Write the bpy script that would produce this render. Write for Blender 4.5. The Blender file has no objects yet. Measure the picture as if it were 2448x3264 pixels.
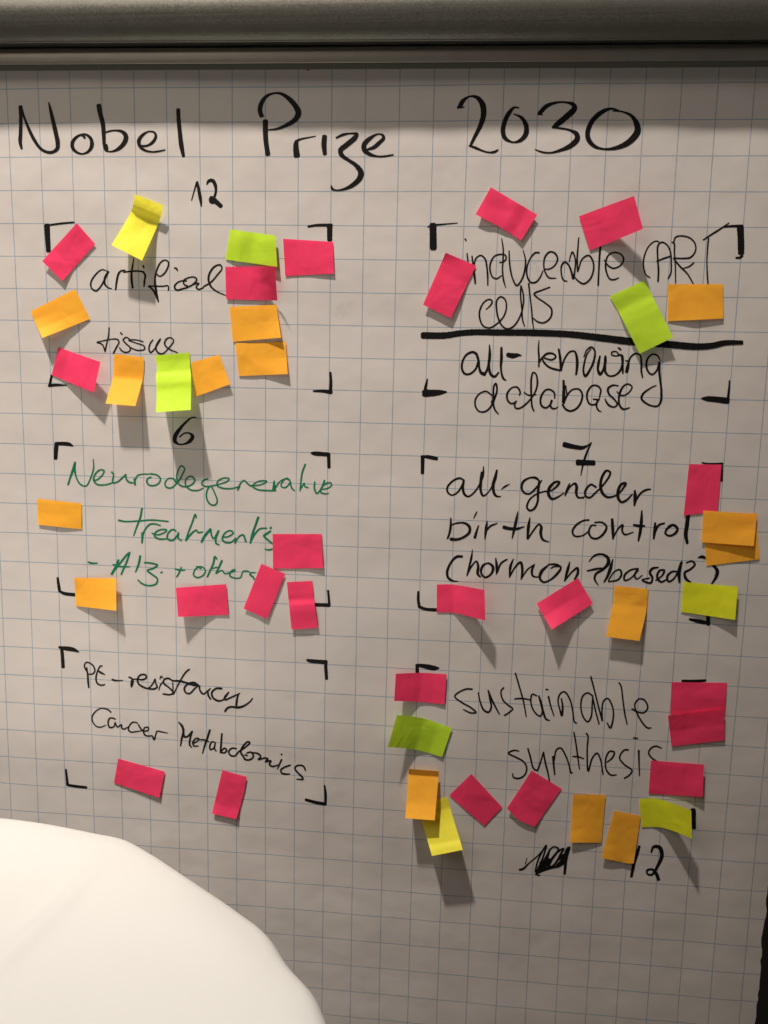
import bpy, math, random
import numpy as np
from mathutils import Matrix, Vector

scene = bpy.context.scene
C = scene.collection

# ---------------------------------------------------------------- camera
F = 2753.64                       # focal length in pixels of the 2448 x 3264 photograph
Rm = np.array([[0.99471076, -0.02154001, 0.1004317],
               [0.03685945, 0.98749566, -0.15327656],
               [-0.09587428, 0.1561677, 0.98306651]])
RT = np.array([Rm[0, 0], Rm[0, 2], -Rm[0, 1]])
DN = np.array([Rm[1, 0], Rm[1, 2], -Rm[1, 1]])
FW = np.array([Rm[2, 0], Rm[2, 2], -Rm[2, 1]])
CAM = np.array([.3601654, -.66980947, -.20874023])
cam_data = bpy.data.cameras.new("camera")
cam = bpy.data.objects.new("camera", cam_data)
C.objects.link(cam)
cam_data.sensor_fit = 'VERTICAL'
cam_data.sensor_height = 36
cam_data.lens = 36 * F / 3264
cam_data.clip_start = .01
cam_data.clip_end = 50
cam.matrix_world = Matrix(((RT[0], -DN[0], -FW[0], CAM[0]),
                           (RT[1], -DN[1], -FW[1], CAM[1]),
                           (RT[2], -DN[2], -FW[2], CAM[2]),
                           (0, 0, 0, 1)))
cam_data.dof.use_dof = True
cam_data.dof.focus_distance = .67
cam_data.dof.aperture_fstop = 12
scene.camera = cam
scene.view_settings.view_transform = 'Standard'
scene.view_settings.look = 'None'
scene.view_settings.exposure = 0
scene.view_settings.gamma = 1

# ---------------------------------------------------------------- light: a dim room, one warm ceiling spot, an added spot for the table, soft fill
world = bpy.data.worlds.new("World")
scene.world = world
world.use_nodes = True
bg = world.node_tree.nodes["Background"]
bg.inputs[0].default_value = (1, .86, .72, 1)
bg.inputs[1].default_value = .03


def aim(o, loc, target):
    o.location = loc
    d = Vector(target) - Vector(loc)
    o.rotation_euler = d.to_track_quat('-Z', 'Y').to_euler()


sp = bpy.data.lights.new("ceiling_spot", 'SPOT')
sp.energy = 4500
sp.color = (1, .88, .785)
sp.shadow_soft_size = .125
sp.spot_size = math.radians(44)
sp.spot_blend = .72
spo = bpy.data.objects.new("ceiling_spot", sp)
C.objects.link(spo)
aim(spo, (-.88, -1.76, 5.1), (-.24, 1.53, .60))
sp2 = bpy.data.lights.new("added_table_spot", 'SPOT')  # added lamp, only there to brighten the tablecloth
sp2.energy = 460
sp2.color = (1, .94, .86)
sp2.shadow_soft_size = .06
sp2.spot_size = math.radians(19)
sp2.spot_blend = .7
spo2 = bpy.data.objects.new("added_table_spot", sp2)
C.objects.link(spo2)
aim(spo2, (-.25, -.80, 2.6), (.02, -.46, -.55))

fl = bpy.data.lights.new("room_fill", 'AREA')
fl.shape = 'RECTANGLE'
fl.size = 1.6
fl.size_y = 1.2
fl.energy = 10
fl.color = (1, .875, .75)
flo = bpy.data.objects.new("room_fill", fl)
C.objects.link(flo)
aim(flo, (-.9, -1.5, 1.25), (.15, 0, -.1))


# ---------------------------------------------------------------- helpers
def ray(x, y):
    return (x - 1224) / F * RT + (y - 1632) / F * DN + FW


def onY(x, y, h=0.0):
    """point seen at (x, y) of the photograph on the sheet, h metres in front of it"""
    d = ray(x, y)
    return CAM + d * ((-h - CAM[1]) / d[1])


def onZ(x, y, z):
    d = ray(x, y)
    return CAM + d * ((z - CAM[2]) / d[2])


def relief(x, z):
    """the gentle cockling of the hanging sheet, metres towards the viewer"""
    s = math.sin
    r = (.00024 * s(105 * x + 3 * s(6 * z) + 1.0) * (.55 + .45 * s(9 * z + 2 * x))
         + .00030 * s(70 * z + 4 * s(5 * x) + .5) * (.5 + .5 * s(11 * x + 4 * z))
         + .0006 * s(17 * x + 9 * z + .7) + .0009 * s(11 * z - 6 * x + 2.0)
         + .00006 * s(190 * z + 90 * x) * s(60 * x - 30 * z))
    e = max(0.0, x - .585) / .03
    return .0022 + r - .0008 * e * e * (1 + .6 * s(40 * z))


def mesh_obj(name, verts, faces, m, parent=None, smooth=True):
    me = bpy.data.meshes.new(name)
    me.from_pydata([tuple(v) for v in verts], [], faces)
    me.materials.append(m)
    if smooth:
        me.polygons.foreach_set("use_smooth", [True] * len(me.polygons))
    me.update()
    o = bpy.data.objects.new(name, me)
    C.objects.link(o)
    if parent:
        o.parent = parent
    return o


def tag(o, label, cat=None, group=None, kind=None):
    o["label"] = label
    if cat:
        o["category"] = cat
    if group:
        o["group"] = group
    if kind:
        o["kind"] = kind


def mat(name):
    m = bpy.data.materials.new(name)
    m.use_nodes = True
    nt = m.node_tree
    return m, nt, nt.nodes["Principled BSDF"]


def nd(nt, t, **kw):
    n = nt.nodes.new(t)
    for k, v in kw.items():
        setattr(n, k, v)
    return n


def math_node(nt, op, a, b=None, c=None):
    n = nd(nt, "ShaderNodeMath", operation=op)
    for i, v in enumerate((a, b, c)):
        if v is None:
            continue
        if isinstance(v, (int, float)):
            n.inputs[i].default_value = v
        else:
            nt.links.new(v, n.inputs[i])
    return n.outputs[0]


# ---------------------------------------------------------------- materials
GX, GZ = .025, .025 * .98171683


def paper_material():
    m, nt, p = mat("squared_paper")
    L = nt.links
    tc = nd(nt, "ShaderNodeTexCoord")
    sep = nd(nt, "ShaderNodeSeparateXYZ")
    L.new(tc.outputs["Object"], sep.inputs[0])
    nw = nd(nt, "ShaderNodeTexNoise")
    nw.inputs["Scale"].default_value = 6
    L.new(tc.outputs["Object"], nw.inputs["Vector"])
    wob = math_node(nt, 'MULTIPLY', math_node(nt, 'SUBTRACT', nw.outputs[0], .5), .0012)

    def line(sock, g, w):
        a = math_node(nt, 'DIVIDE', math_node(nt, 'ADD', sock, wob), g)
        a = math_node(nt, 'ABSOLUTE', math_node(nt, 'SUBTRACT', a, math_node(nt, 'ROUND', a)))
        a = math_node(nt, 'MULTIPLY', a, g)
        r = nd(nt, "ShaderNodeMapRange", interpolation_type='SMOOTHSTEP')
        L.new(a, r.inputs[0])
        r.inputs[1].default_value = w * .35
        r.inputs[2].default_value = w
        r.inputs[3].default_value = 1
        r.inputs[4].default_value = 0
        return r.outputs[0]
    lx = line(sep.outputs[0], GX, .00046)
    lz = line(sep.outputs[2], GZ, .00046)
    mask = math_node(nt, 'MAXIMUM', lx, lz)
    n2 = nd(nt, "ShaderNodeTexNoise")
    n2.inputs["Scale"].default_value = 220
    n2.inputs["Detail"].default_value = 4
    L.new(tc.outputs["Object"], n2.inputs["Vector"])
    mk = math_node(nt, 'MULTIPLY', mask, math_node(nt, 'MULTIPLY_ADD', n2.outputs[0], .5, .44))
    # pulp mottling
    n3 = nd(nt, "ShaderNodeTexNoise")
    n3.inputs["Scale"].default_value = 35
    n3.inputs["Detail"].default_value = 6
    L.new(tc.outputs["Object"], n3.inputs["Vector"])
    base = nd(nt, "ShaderNodeMix", data_type='RGBA')
    L.new(n3.outputs[0], base.inputs[0])
    base.inputs[6].default_value = (.735, .700, .675, 1)
    base.inputs[7].default_value = (.775, .735, .700, 1)
    col = nd(nt, "ShaderNodeMix", data_type='RGBA')
    L.new(mk, col.inputs[0])
    L.new(base.outputs[2], col.inputs[6])
    col.inputs[7].default_value = (.12, .27, .42, 1)
    # faint rubbed smudges
    prev = col.outputs[2]
    for (px, py, rad, amt) in ((1092, 985, .011, .22), (1702, 846, .010, .38), (1655, 898, .012, .22), (2010, 600, .02, .07), (230, 700, .02, .06)):
        c = onY(px, py)
        v = nd(nt, "ShaderNodeVectorMath", operation='DISTANCE')
        L.new(tc.outputs["Object"], v.inputs[0])
        v.inputs[1].default_value = (c[0], 0, c[2])
        r = nd(nt, "ShaderNodeMapRange", interpolation_type='SMOOTHSTEP')
        L.new(v.outputs["Value"], r.inputs[0])
        r.inputs[1].default_value = 0
        r.inputs[2].default_value = rad
        r.inputs[3].default_value = amt
        r.inputs[4].default_value = 0
        n4 = nd(nt, "ShaderNodeTexNoise")
        n4.inputs["Scale"].default_value = 420
        n4.inputs["Detail"].default_value = 3
        n4.inputs["Distortion"].default_value = 1.5
        L.new(tc.outputs["Object"], n4.inputs["Vector"])
        r2 = nd(nt, "ShaderNodeMapRange")
        L.new(n4.outputs[0], r2.inputs[0])
        r2.inputs[1].default_value = .45
        r2.inputs[2].default_value = .68
        f = math_node(nt, 'MULTIPLY', r.outputs[0], r2.outputs[0])
        mx = nd(nt, "ShaderNodeMix", data_type='RGBA')
        L.new(f, mx.inputs[0])
        L.new(prev, mx.inputs[6])
        mx.inputs[7].default_value = (.22, .22, .22, 1)
        prev = mx.outputs[2]
    L.new(prev, p.inputs["Base Color"])
    p.inputs["Roughness"].default_value = .72
    p.inputs["Specular IOR Level"].default_value = .25
    nb = nd(nt, "ShaderNodeTexNoise")
    nb.inputs["Scale"].default_value = 900
    nb.inputs["Detail"].default_value = 5
    L.new(tc.outputs["Object"], nb.inputs["Vector"])
    bp = nd(nt, "ShaderNodeBump")
    bp.inputs["Strength"].default_value = .12
    bp.inputs["Distance"].default_value = .0004
    L.new(nb.outputs[0], bp.inputs["Height"])
    nb2 = nd(nt, "ShaderNodeTexNoise")
    nb2.inputs["Scale"].default_value = 22
    nb2.inputs["Detail"].default_value = 2.5
    L.new(tc.outputs["Object"], nb2.inputs["Vector"])
    bp2 = nd(nt, "ShaderNodeBump")
    bp2.inputs["Strength"].default_value = .6
    bp2.inputs["Distance"].default_value = .0022
    L.new(nb2.outputs[0], bp2.inputs["Height"])
    L.new(bp.outputs[0], bp2.inputs["Normal"])
    L.new(bp2.outputs[0], p.inputs["Normal"])
    return m


def simple(name, col, rough=.6, spec=.3, noise=0.0, nscale=300, metal=0.0):
    m, nt, p = mat(name)
    p.inputs["Roughness"].default_value = rough
    p.inputs["Specular IOR Level"].default_value = spec
    p.inputs["Metallic"].default_value = metal
    tc = nd(nt, "ShaderNodeTexCoord")
    n = nd(nt, "ShaderNodeTexNoise")
    n.inputs["Scale"].default_value = nscale
    n.inputs["Detail"].default_value = 4
    nt.links.new(tc.outputs["Object"], n.inputs["Vector"])
    mx = nd(nt, "ShaderNodeMix", data_type='RGBA')
    nt.links.new(n.outputs[0], mx.inputs[0])
    mx.inputs[6].default_value = tuple(c * (1 - noise) for c in col) + (1,)
    mx.inputs[7].default_value = tuple(min(1, c * (1 + noise)) for c in col) + (1,)
    nt.links.new(mx.outputs[2], p.inputs["Base Color"])
    return m


def note_material(name, col):
    """fluorescent matt paper: the dye turns blue light into extra red, orange or green, so a channel may exceed 1"""
    m, nt, p = mat(name)
    L = nt.links
    nt.nodes.remove(p)
    tc = nd(nt, "ShaderNodeTexCoord")
    oi = nd(nt, "ShaderNodeObjectInfo")
    va = nd(nt, "ShaderNodeVectorMath", operation='ADD')
    L.new(tc.outputs["Object"], va.inputs[0])
    L.new(oi.outputs["Location"], va.inputs[1])

    def noise(scale, detail, dist=0.0):
        n = nd(nt, "ShaderNodeTexNoise")
        n.inputs["Scale"].default_value = scale
        n.inputs["Detail"].default_value = detail
        n.inputs["Distortion"].default_value = dist
        L.new(va.outputs[0], n.inputs["Vector"])
        return n.outputs[0]
    grain = math_node(nt, 'MULTIPLY_ADD', noise(700, 5), .5, math_node(nt, 'MULTIPLY', noise(60, 4, 1.0), .5))
    lo = nd(nt, "ShaderNodeVectorMath", operation='SCALE')
    lo.inputs[0].default_value = col
    L.new(math_node(nt, 'MULTIPLY_ADD', grain, .22, .89), lo.inputs["Scale"])
    colour = lo.outputs[0]
    b1 = nd(nt, "ShaderNodeBump")
    b1.inputs["Strength"].default_value = .2
    b1.inputs["Distance"].default_value = .0010
    L.new(noise(110, 4), b1.inputs["Height"])
    b2 = nd(nt, "ShaderNodeBump")
    b2.inputs["Strength"].default_value = .32
    b2.inputs["Distance"].default_value = .0040
    L.new(noise(36, 2, .6), b2.inputs["Height"])
    L.new(b1.outputs[0], b2.inputs["Normal"])
    df = nd(nt, "ShaderNodeBsdfDiffuse")
    L.new(colour, df.inputs[0])
    L.new(b2.outputs[0], df.inputs["Normal"])
    gl = nd(nt, "ShaderNodeBsdfGlossy")
    gl.inputs["Roughness"].default_value = .5
    L.new(b2.outputs[0], gl.inputs["Normal"])
    fr = nd(nt, "ShaderNodeFresnel")
    fr.inputs["IOR"].default_value = 1.3
    L.new(b2.outputs[0], fr.inputs["Normal"])
    m1 = nd(nt, "ShaderNodeMixShader")
    L.new(math_node(nt, 'MULTIPLY', fr.outputs[0], .7), m1.inputs[0])
    L.new(df.outputs[0], m1.inputs[1])
    L.new(gl.outputs[0], m1.inputs[2])
    tr = nd(nt, "ShaderNodeBsdfTranslucent")
    L.new(colour, tr.inputs[0])
    L.new(b2.outputs[0], tr.inputs["Normal"])
    m2 = nd(nt, "ShaderNodeMixShader")
    m2.inputs[0].default_value = .15
    L.new(m1.outputs[0], m2.inputs[1])
    L.new(tr.outputs[0], m2.inputs[2])
    L.new(m2.outputs[0], nt.nodes["Material Output"].inputs[0])
    return m


def metal_material(name, col, rough, flake, metallic):
    m, nt, p = mat(name)
    L = nt.links
    tc = nd(nt, "ShaderNodeTexCoord")
    v = nd(nt, "ShaderNodeTexVoronoi")
    v.inputs["Scale"].default_value = 1500
    L.new(tc.outputs["Object"], v.inputs["Vector"])
    # each flake tilts its own way
    sub = nd(nt, "ShaderNodeVectorMath", operation='SUBTRACT')
    L.new(v.outputs["Color"], sub.inputs[0])
    sub.inputs[1].default_value = (.5, .5, .5)
    sc = nd(nt, "ShaderNodeVectorMath", operation='SCALE')
    L.new(sub.outputs[0], sc.inputs[0])
    sc.inputs["Scale"].default_value = flake
    geo = nd(nt, "ShaderNodeNewGeometry")
    ad = nd(nt, "ShaderNodeVectorMath", operation='ADD')
    L.new(geo.outputs["Normal"], ad.inputs[0])
    L.new(sc.outputs[0], ad.inputs[1])
    nm = nd(nt, "ShaderNodeVectorMath", operation='NORMALIZE')
    L.new(ad.outputs[0], nm.inputs[0])
    mp = nd(nt, "ShaderNodeMapping")
    mp.inputs["Scale"].default_value = (3, 500, 500)
    L.new(tc.outputs["Object"], mp.inputs[0])
    sn = nd(nt, "ShaderNodeTexNoise")
    sn.inputs["Scale"].default_value = 1.0
    sn.inputs["Detail"].default_value = 4
    L.new(mp.outputs[0], sn.inputs["Vector"])
    sb = nd(nt, "ShaderNodeBump")
    sb.inputs["Strength"].default_value = .25
    sb.inputs["Distance"].default_value = .0004
    L.new(sn.outputs[0], sb.inputs["Height"])
    L.new(nm.outputs[0], sb.inputs["Normal"])
    L.new(sb.outputs[0], p.inputs["Normal"])
    n = nd(nt, "ShaderNodeTexNoise")
    n.inputs["Scale"].default_value = 60
    n.inputs["Detail"].default_value = 5
    L.new(tc.outputs["Object"], n.inputs["Vector"])
    mx = nd(nt, "ShaderNodeMix", data_type='RGBA')
    L.new(n.outputs[0], mx.inputs[0])
    mx.inputs[6].default_value = tuple(c * .85 for c in col) + (1,)
    mx.inputs[7].default_value = tuple(c * 1.12 for c in col) + (1,)
    L.new(mx.outputs[2], p.inputs["Base Color"])
    p.inputs["Metallic"].default_value = metallic
    p.inputs["Roughness"].default_value = rough
    return m


M_PAPER = paper_material()
M_BACK = simple("pad_paper", (.7, .67, .64), .8, .2, .05)
M_BOARD = simple("dark_board", (.02, .019, .017), .6, .3, .2)
M_UNLIT = simple("unlit_room_black", (.004, .0036, .003), .9, .1, .2, 8)  # near-black colour stands for the darkness of the unlit room
M_BLACK = simple("black_marker_ink", (.008, .0078, .0078), .5, .22, .4, 700)
M_GREEN = simple("green_marker_ink", (.008, .21, .10), .6, .2, .35, 500)
M_PINK = note_material("pink_note_paper", (1.17, .075, .205))
M_ORANGE = note_material("orange_note_paper", (1.24, .60, .06))
M_LIME = note_material("lime_note_paper", (.66, .98, .055))
M_YELLOW = note_material("yellow_note_paper", (1.12, 1.05, .09))
M_OLIVE = note_material("acid_yellow_note_paper", (.96, 1.02, .04))
M_METAL = metal_material("grey_metallic_paint", (.21, .21, .182), .33, .11, .45)
M_STRIP = metal_material("brushed_grey_strip", (.40, .375, .335), .42, .05, .7)

M_BAND = simple("dark_grey_band", (.10, .10, .085), .7, .3, .1)  # dark grey of the band below the clamp strip

# ---------------------------------------------------------------- backdrop and flip chart
unlit_backdrop = mesh_obj("unlit_backdrop", [(-4, 1.6, -2.5), (5, 1.6, -2.5), (5, 1.6, 3), (-4, 1.6, 3)], [(0, 1, 2, 3)], M_UNLIT)  # plane added behind the chart, with the room's darkness in its colour
tag(unlit_backdrop, "near-black backdrop standing for the unlit room past the right edge of the paper", kind="structure")

chart = bpy.data.objects.new("flip_chart", None)
C.objects.link(chart)
tag(chart, "grey flip chart holding a squared paper sheet covered in handwriting", "flip chart")


def box(name, x0, x1, y0, y1, z0, z1, m, parent):
    v = [(x, y, z) for x in (x0, x1) for y in (y0, y1) for z in (z0, z1)]
    f = [(0, 1, 3, 2), (4, 6, 7, 5), (0, 4, 5, 1), (2, 3, 7, 6), (0, 2, 6, 4), (1, 5, 7, 3)]
    return mesh_obj(name, v, f, m, parent, smooth=False)


box("board", -.10, .575, .006, .022, -.98, .06, M_BOARD, chart)
box("paper_pad", -.095, .585, .0012, .0055, -.955, .05, M_BACK, chart)

# the sheet
XR = .6125
xs = [-.09 + (XR + .09) * i / 190 for i in range(191)]
zs = [.045 - i * .005 for i in range(200)]
rnd = random.Random(5)
vv, ff = [], []
for j, z in enumerate(zs):
    jag = rnd.uniform(-.0011, .0009) + .0005 * math.sin(60 * z)
    for i, x in enumerate(xs):
        xx = x + (jag if i == 190 else 0)
        vv.append((xx, -relief(xx, z), z))
nx = len(xs)
for j in range(len(zs) - 1):
    for i in range(nx - 1):
        a = j * nx + i
        ff.append((a, a + nx, a + nx + 1, a + 1))
paper = mesh_obj("paper_sheet", vv, ff, M_PAPER, chart)
tag(paper, "large white sheet of squared paper with handwriting in black and green marker")


def extrude_profile(name, prof, m, slope, z0, x0=-.12, x1=.72, n=60, taper=0.0):
    v, f = [], []
    k = len(prof)
    for i in range(n + 1):
        x = x0 + (x1 - x0) * i / n
        for d, dz in prof:
            v.append((x, -d * (1 + taper * (.3 - x)), z0 + slope * x + dz))
    for i in range(n):
        for j in range(k - 1):
            a = i * k + j
            f.append((a, a + k, a + k + 1, a + 1))
    f.append(tuple(range(k)))
    f.append(tuple(range(n * k, n * k + k))[::-1])
    return mesh_obj(name, v, f, m, chart)


def dense(prof, n=6):
    out = []
    P = [prof[0]] + list(prof) + [prof[-1]]
    for i in range(1, len(P) - 2):
        for t in range(n):
            t /= n
            p0, p1, p2, p3 = [np.array(q, float) for q in P[i - 1:i + 3]]
            out.append(tuple(.5 * ((2 * p1) + (-p0 + p2) * t + (2 * p0 - 5 * p1 + 4 * p2 - p3) * t * t + (-p0 + 3 * p1 - 3 * p2 + p3) * t ** 3)))
    out.append(tuple(prof[-1]))
    return out


mm = .001
bulge = [(a * mm, b * mm) for a, b in dense([(20.4, .5), (22.4, 4), (24.1, 8.5), (25.5, 13.5), (26.6, 19), (26.6, 24), (25, 30), (21.5, 36), (16, 41), (9, 44), (2, 44.6)])]
lip = [(a * mm, b * mm) for a, b in [(6, .9), (18.8, .7), (18.9, .1), (19.2, -.3), (19.7, -.45), (20.2, -.3), (20.5, .1), (20.4, .5)]]
extrude_profile("clamp_bar", lip + bulge[1:], M_METAL, -.0085, .0268, taper=.16)
strip = [(a * mm, b * mm) for a, b in [(11.5, .8), (12.1, -.2)]] + \
        [(a * mm, b * mm) for a, b in dense([(12.2, -.6), (12.9, -2.5), (13.1, -5), (12.9, -8), (12.6, -10)], 4)] + [(12.3 * mm, -10.3 * mm), (1.5 * mm, -10.3 * mm)]
extrude_profile("clamp_strip", strip, M_STRIP, -.0072, .0248)
extrude_profile("clamp_band", [(3 * mm, -9.6 * mm), (11.6 * mm, -9.7 * mm), (11.9 * mm, -10.2 * mm), (12.0 * mm, -12 * mm), (11.8 * mm, -13.7 * mm), (11.3 * mm, -14.1 * mm), (10.4 * mm, -14.1 * mm), (10.2 * mm, -11 * mm), (3 * mm, -11 * mm)], M_BAND, -.0068, .0248)  # narrow dark grey band along the lower edge of the strip

# ---------------------------------------------------------------- handwriting
Z = {'A': (20, 260, 2.592), 'B': (780, 260, 3.190), 'C': (1420, 280, 2.5136), 'D': (260, 540, 3.318), 'E': (120, 960, 3.318),
     'F': (1340, 700, 2.9625), 'G': (1860, 680, 2.9625), 'H': (1340, 1040, 2.9625), 'I': (1840, 1040, 2.9625),
     'J': (160, 1400, 2.9625), 'K': (620, 1400, 3.318), 'L': (1320, 1380, 2.9625), 'M': (1780, 1380, 2.5136),
     'N': (180, 2040, 3.7705), 'O': (520, 2080, 3.0722), 'P': (1420, 2120, 2.37), 'Q': (1560, 2540, 2.37),
     '1': (0, 0, 1.3554), '3': (80, 600, 1.508), '4': (1300, 560, 1.4451), '5': (80, 1280, 1.508), '6': (1300, 1360, 1.4451),
     '7': (80, 2000, 1.508), '8': (1200, 2080, 1.3293)}


def T(k, x, y):
    ox, oy, s = Z[k]
    return ox + x / s, oy + y / s


def catmull(P, step):
    """P: array of rows; resampled smooth curve through the rows, spacing about step in the first two columns"""
    P = np.array(P, float)
    if len(P) == 2:
        n = max(2, int(np.linalg.norm(P[1, :2] - P[0, :2]) / step) + 1)
        return np.array([P[0] + (P[1] - P[0]) * t for t in np.linspace(0, 1, n)])
    Q = np.vstack([2 * P[0] - P[1], P, 2 * P[-1] - P[-2]])
    out = []
    for i in range(1, len(Q) - 2):
        p0, p1, p2, p3 = Q[i - 1:i + 3]
        d0 = max(np.linalg.norm((p1 - p0)[:2]), 1e-6) ** .5
        d1 = max(np.linalg.norm((p2 - p1)[:2]), 1e-6) ** .5
        d2 = max(np.linalg.norm((p3 - p2)[:2]), 1e-6) ** .5
        m1 = (p2 - p1) + d1 * ((p1 - p0) / d0 - (p2 - p0) / (d0 + d1))
        m2 = (p2 - p1) + d1 * ((p3 - p2) / d2 - (p3 - p1) / (d1 + d2))
        n = max(1, int(np.linalg.norm((p2 - p1)[:2]) / step))
        for t in np.arange(n) / n:
            h00 = 2 * t ** 3 - 3 * t * t + 1
            h10 = t ** 3 - 2 * t * t + t
            h01 = -2 * t ** 3 + 3 * t * t
            h11 = t ** 3 - t * t
            out.append(h00 * p1 + h10 * m1 + h01 * p2 + h11 * m2)
    out.append(P[-1])
    return np.array(out)


ink_count = [0]


def sheet_point(x, y, off):
    p = onY(x, y, .0022)
    for _ in range(2):
        p = onY(x, y, relief(p[0], p[2]) + off)
    return p


wr = random.Random(11)


def write(words, m, strokes, wscale=1.0, name="handwriting"):
    """one word of handwriting: ribbons of ink lying on the sheet. strokes: 'K x,y,w x,y,w ...' lines, K = which enlargement"""
    v, f = [], []
    for s in strokes.strip().split('\n'):
        s = s.split()
        if not s:
            continue
        k = s[0]
        sc = Z[k][2]
        rows, w = [], 12
        for q in s[1:]:
            a = [float(t) for t in q.split(',')]
            if len(a) > 2:
                w = a[2]
            x, y = T(k, a[0], a[1])
            rows.append((x, y, (w / sc * 1.10 + .7) * wscale))
        if len(rows) == 1:
            rows.append((rows[0][0] + 1, rows[0][1] + 1, rows[0][2]))
        c = catmull(rows, 2.6)
        keep = [0]
        for i in range(1, len(c)):
            if np.linalg.norm(c[i, :2] - c[keep[-1], :2]) > .7:
                keep.append(i)
        c = c[keep]
        if len(c) < 2:
            continue
        t = np.gradient(c[:, :2], axis=0)
        t /= np.maximum(np.linalg.norm(t, axis=1)[:, None], 1e-6)
        nrm = np.stack([-t[:, 1], t[:, 0]], 1)
        hw = np.maximum(c[:, 2] * .5, .9)
        # the felt tip is never quite even
        hw = hw * (1 + np.array([wr.uniform(-.05, .05) for _ in hw]))
        L = [c[i, :2] + nrm[i] * hw[i] for i in range(len(c))]
        Rr = [c[i, :2] - nrm[i] * hw[i] for i in range(len(c))]
        # rounded ends
        ct = []
        for a, cc, ti, h in ((0, c[0], -t[0], hw[0]), (1, c[-1], t[-1], hw[-1])):
            n_ = np.array([-ti[1], ti[0]])
            e = .55
            ct.append((cc[:2] + ti * h * e + n_ * h * .62, cc[:2] + ti * h * e - n_ * h * .62))
        L = [ct[0][1]] + L + [ct[1][0]]
        Rr = [ct[0][0]] + Rr + [ct[1][1]]
        off0 = .00012 + ink_count[0] * 1.2e-7
        ink_count[0] += 1
        b = len(v)
        for i in range(len(L)):
            off = off0 + i * 4e-7
            v.append(sheet_point(L[i][0], L[i][1], off))
            v.append(sheet_point(Rr[i][0], Rr[i][1], off))
        for i in range(len(L) - 1):
            a = b + 2 * i
            f.append((a, a + 2, a + 3, a + 1))
    o = mesh_obj(name, v, f, m, paper, smooth=False)
    o["label"] = words
    return o


write('"Nobel" handwritten large in black marker', M_BLACK, """
A 118,205,30 120,300,26 118,420,26 115,500,26 127,555,14
A 128,225,14 150,300,16 190,400,22 230,480,24 280,550,20 330,580,20 380,583,22 420,555,28 425,510,32 408,420,32 385,320,28 362,220,18 350,172,8
A 648,466,18 636,448,16 612,441,14
A 625,434,10 580,458,20 548,500,26 548,545,26 580,582,18 630,597,12 680,575,20 706,530,28 700,475,24 665,440,16 630,432,10
A 764,195,36 775,260,34 798,350,32 805,440,28 808,520,22
A 818,528,36 826,562,34
A 820,574,9 870,578,12 930,553,26 978,500,34 988,452,34 960,415,24 900,403,12 850,410,12 825,418,12
A 1100,530,14 1160,530,16 1210,500,22 1236,450,20 1222,420,14 1180,412,10 1130,438,20 1096,485,28 1102,530,24 1140,565,18 1200,580,12 1260,575,12 1312,564,8
A 1420,230,30 1425,330,30 1435,430,30 1445,520,34 1464,618,22
""")
write('"Prize" handwritten large in black marker', M_BLACK, """
B 172,352,42 155,295,42 170,220,40 220,152,30 290,120,18 370,124,26 450,175,40 520,255,50 546,320,54 515,385,46 430,440,34 330,480,20 240,490,10
B 210,400,48 210,500,46 215,600,44 235,740,44
B 530,755,58 522,690,52 522,630,44 530,605,30
B 520,610,26 560,588,18 640,570,12 720,555,7
B 812,555,44 806,640,46 815,738,34
B 930,572,16 1000,540,24 1080,527,14 1140,535,30 1120,572,46 1040,640,46 975,698,46 985,745,40 1050,795,30 1130,850,36 1180,920,52 1170,980,50 1100,1050,40 1010,1093,22 930,1104,12 888,1088,22 880,1057,10
B 1240,692,14 1310,670,34 1370,620,36 1412,575,30 1400,542,20 1350,535,14 1270,580,36 1215,640,44 1218,695,44 1270,737,32 1350,760,16 1430,758,16 1510,743,12
""")
write('"2030" handwritten large in black marker', M_BLACK, """
C 95,163,8 150,155,8
C 98,155,16 112,150,30 140,105,30 190,70,12 250,76,26 295,130,40 305,210,40 280,300,32 235,390,24 203,455,18
C 188,463,10 240,480,18 300,505,12 350,517,12 395,512,18 422,496,10
C 588,160,10 550,158,16 510,200,30 475,270,32 460,350,32 480,405,28 540,435,12 600,420,26 643,370,36 645,300,34 610,240,22 545,208,6
C 738,213,8 778,216,8
C 752,205,30 810,147,30 880,120,18 960,116,14 1025,135,30 1033,165,40 970,230,42 890,295,36 857,318,14
C 860,318,10 930,325,14 1000,340,16 1050,370,34 1055,410,40 1000,465,36 920,500,22 840,520,12 770,513,12 718,493,6
C 1388,182,10 1330,167,16 1260,190,30 1180,260,34 1140,350,34 1145,410,34 1190,465,26 1270,490,14 1370,480,28 1470,433,42 1538,350,48 1532,290,40 1490,225,22 1420,192,12 1340,185,7
""")
write('small black "12" above the artificial tissue box', M_BLACK, """
D 1163,328,8 1190,230,12 1220,135,20
D 1224,128,16 1240,220,30 1258,320,28 1266,388,12
D 1324,160,10 1345,122,28 1385,118,34 1412,160,32 1420,230,22 1405,290,22
D 1378,295,44 1374,330,52 1395,342,48
D 1400,322,46 1440,358,42 1476,390,40
""")
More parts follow.
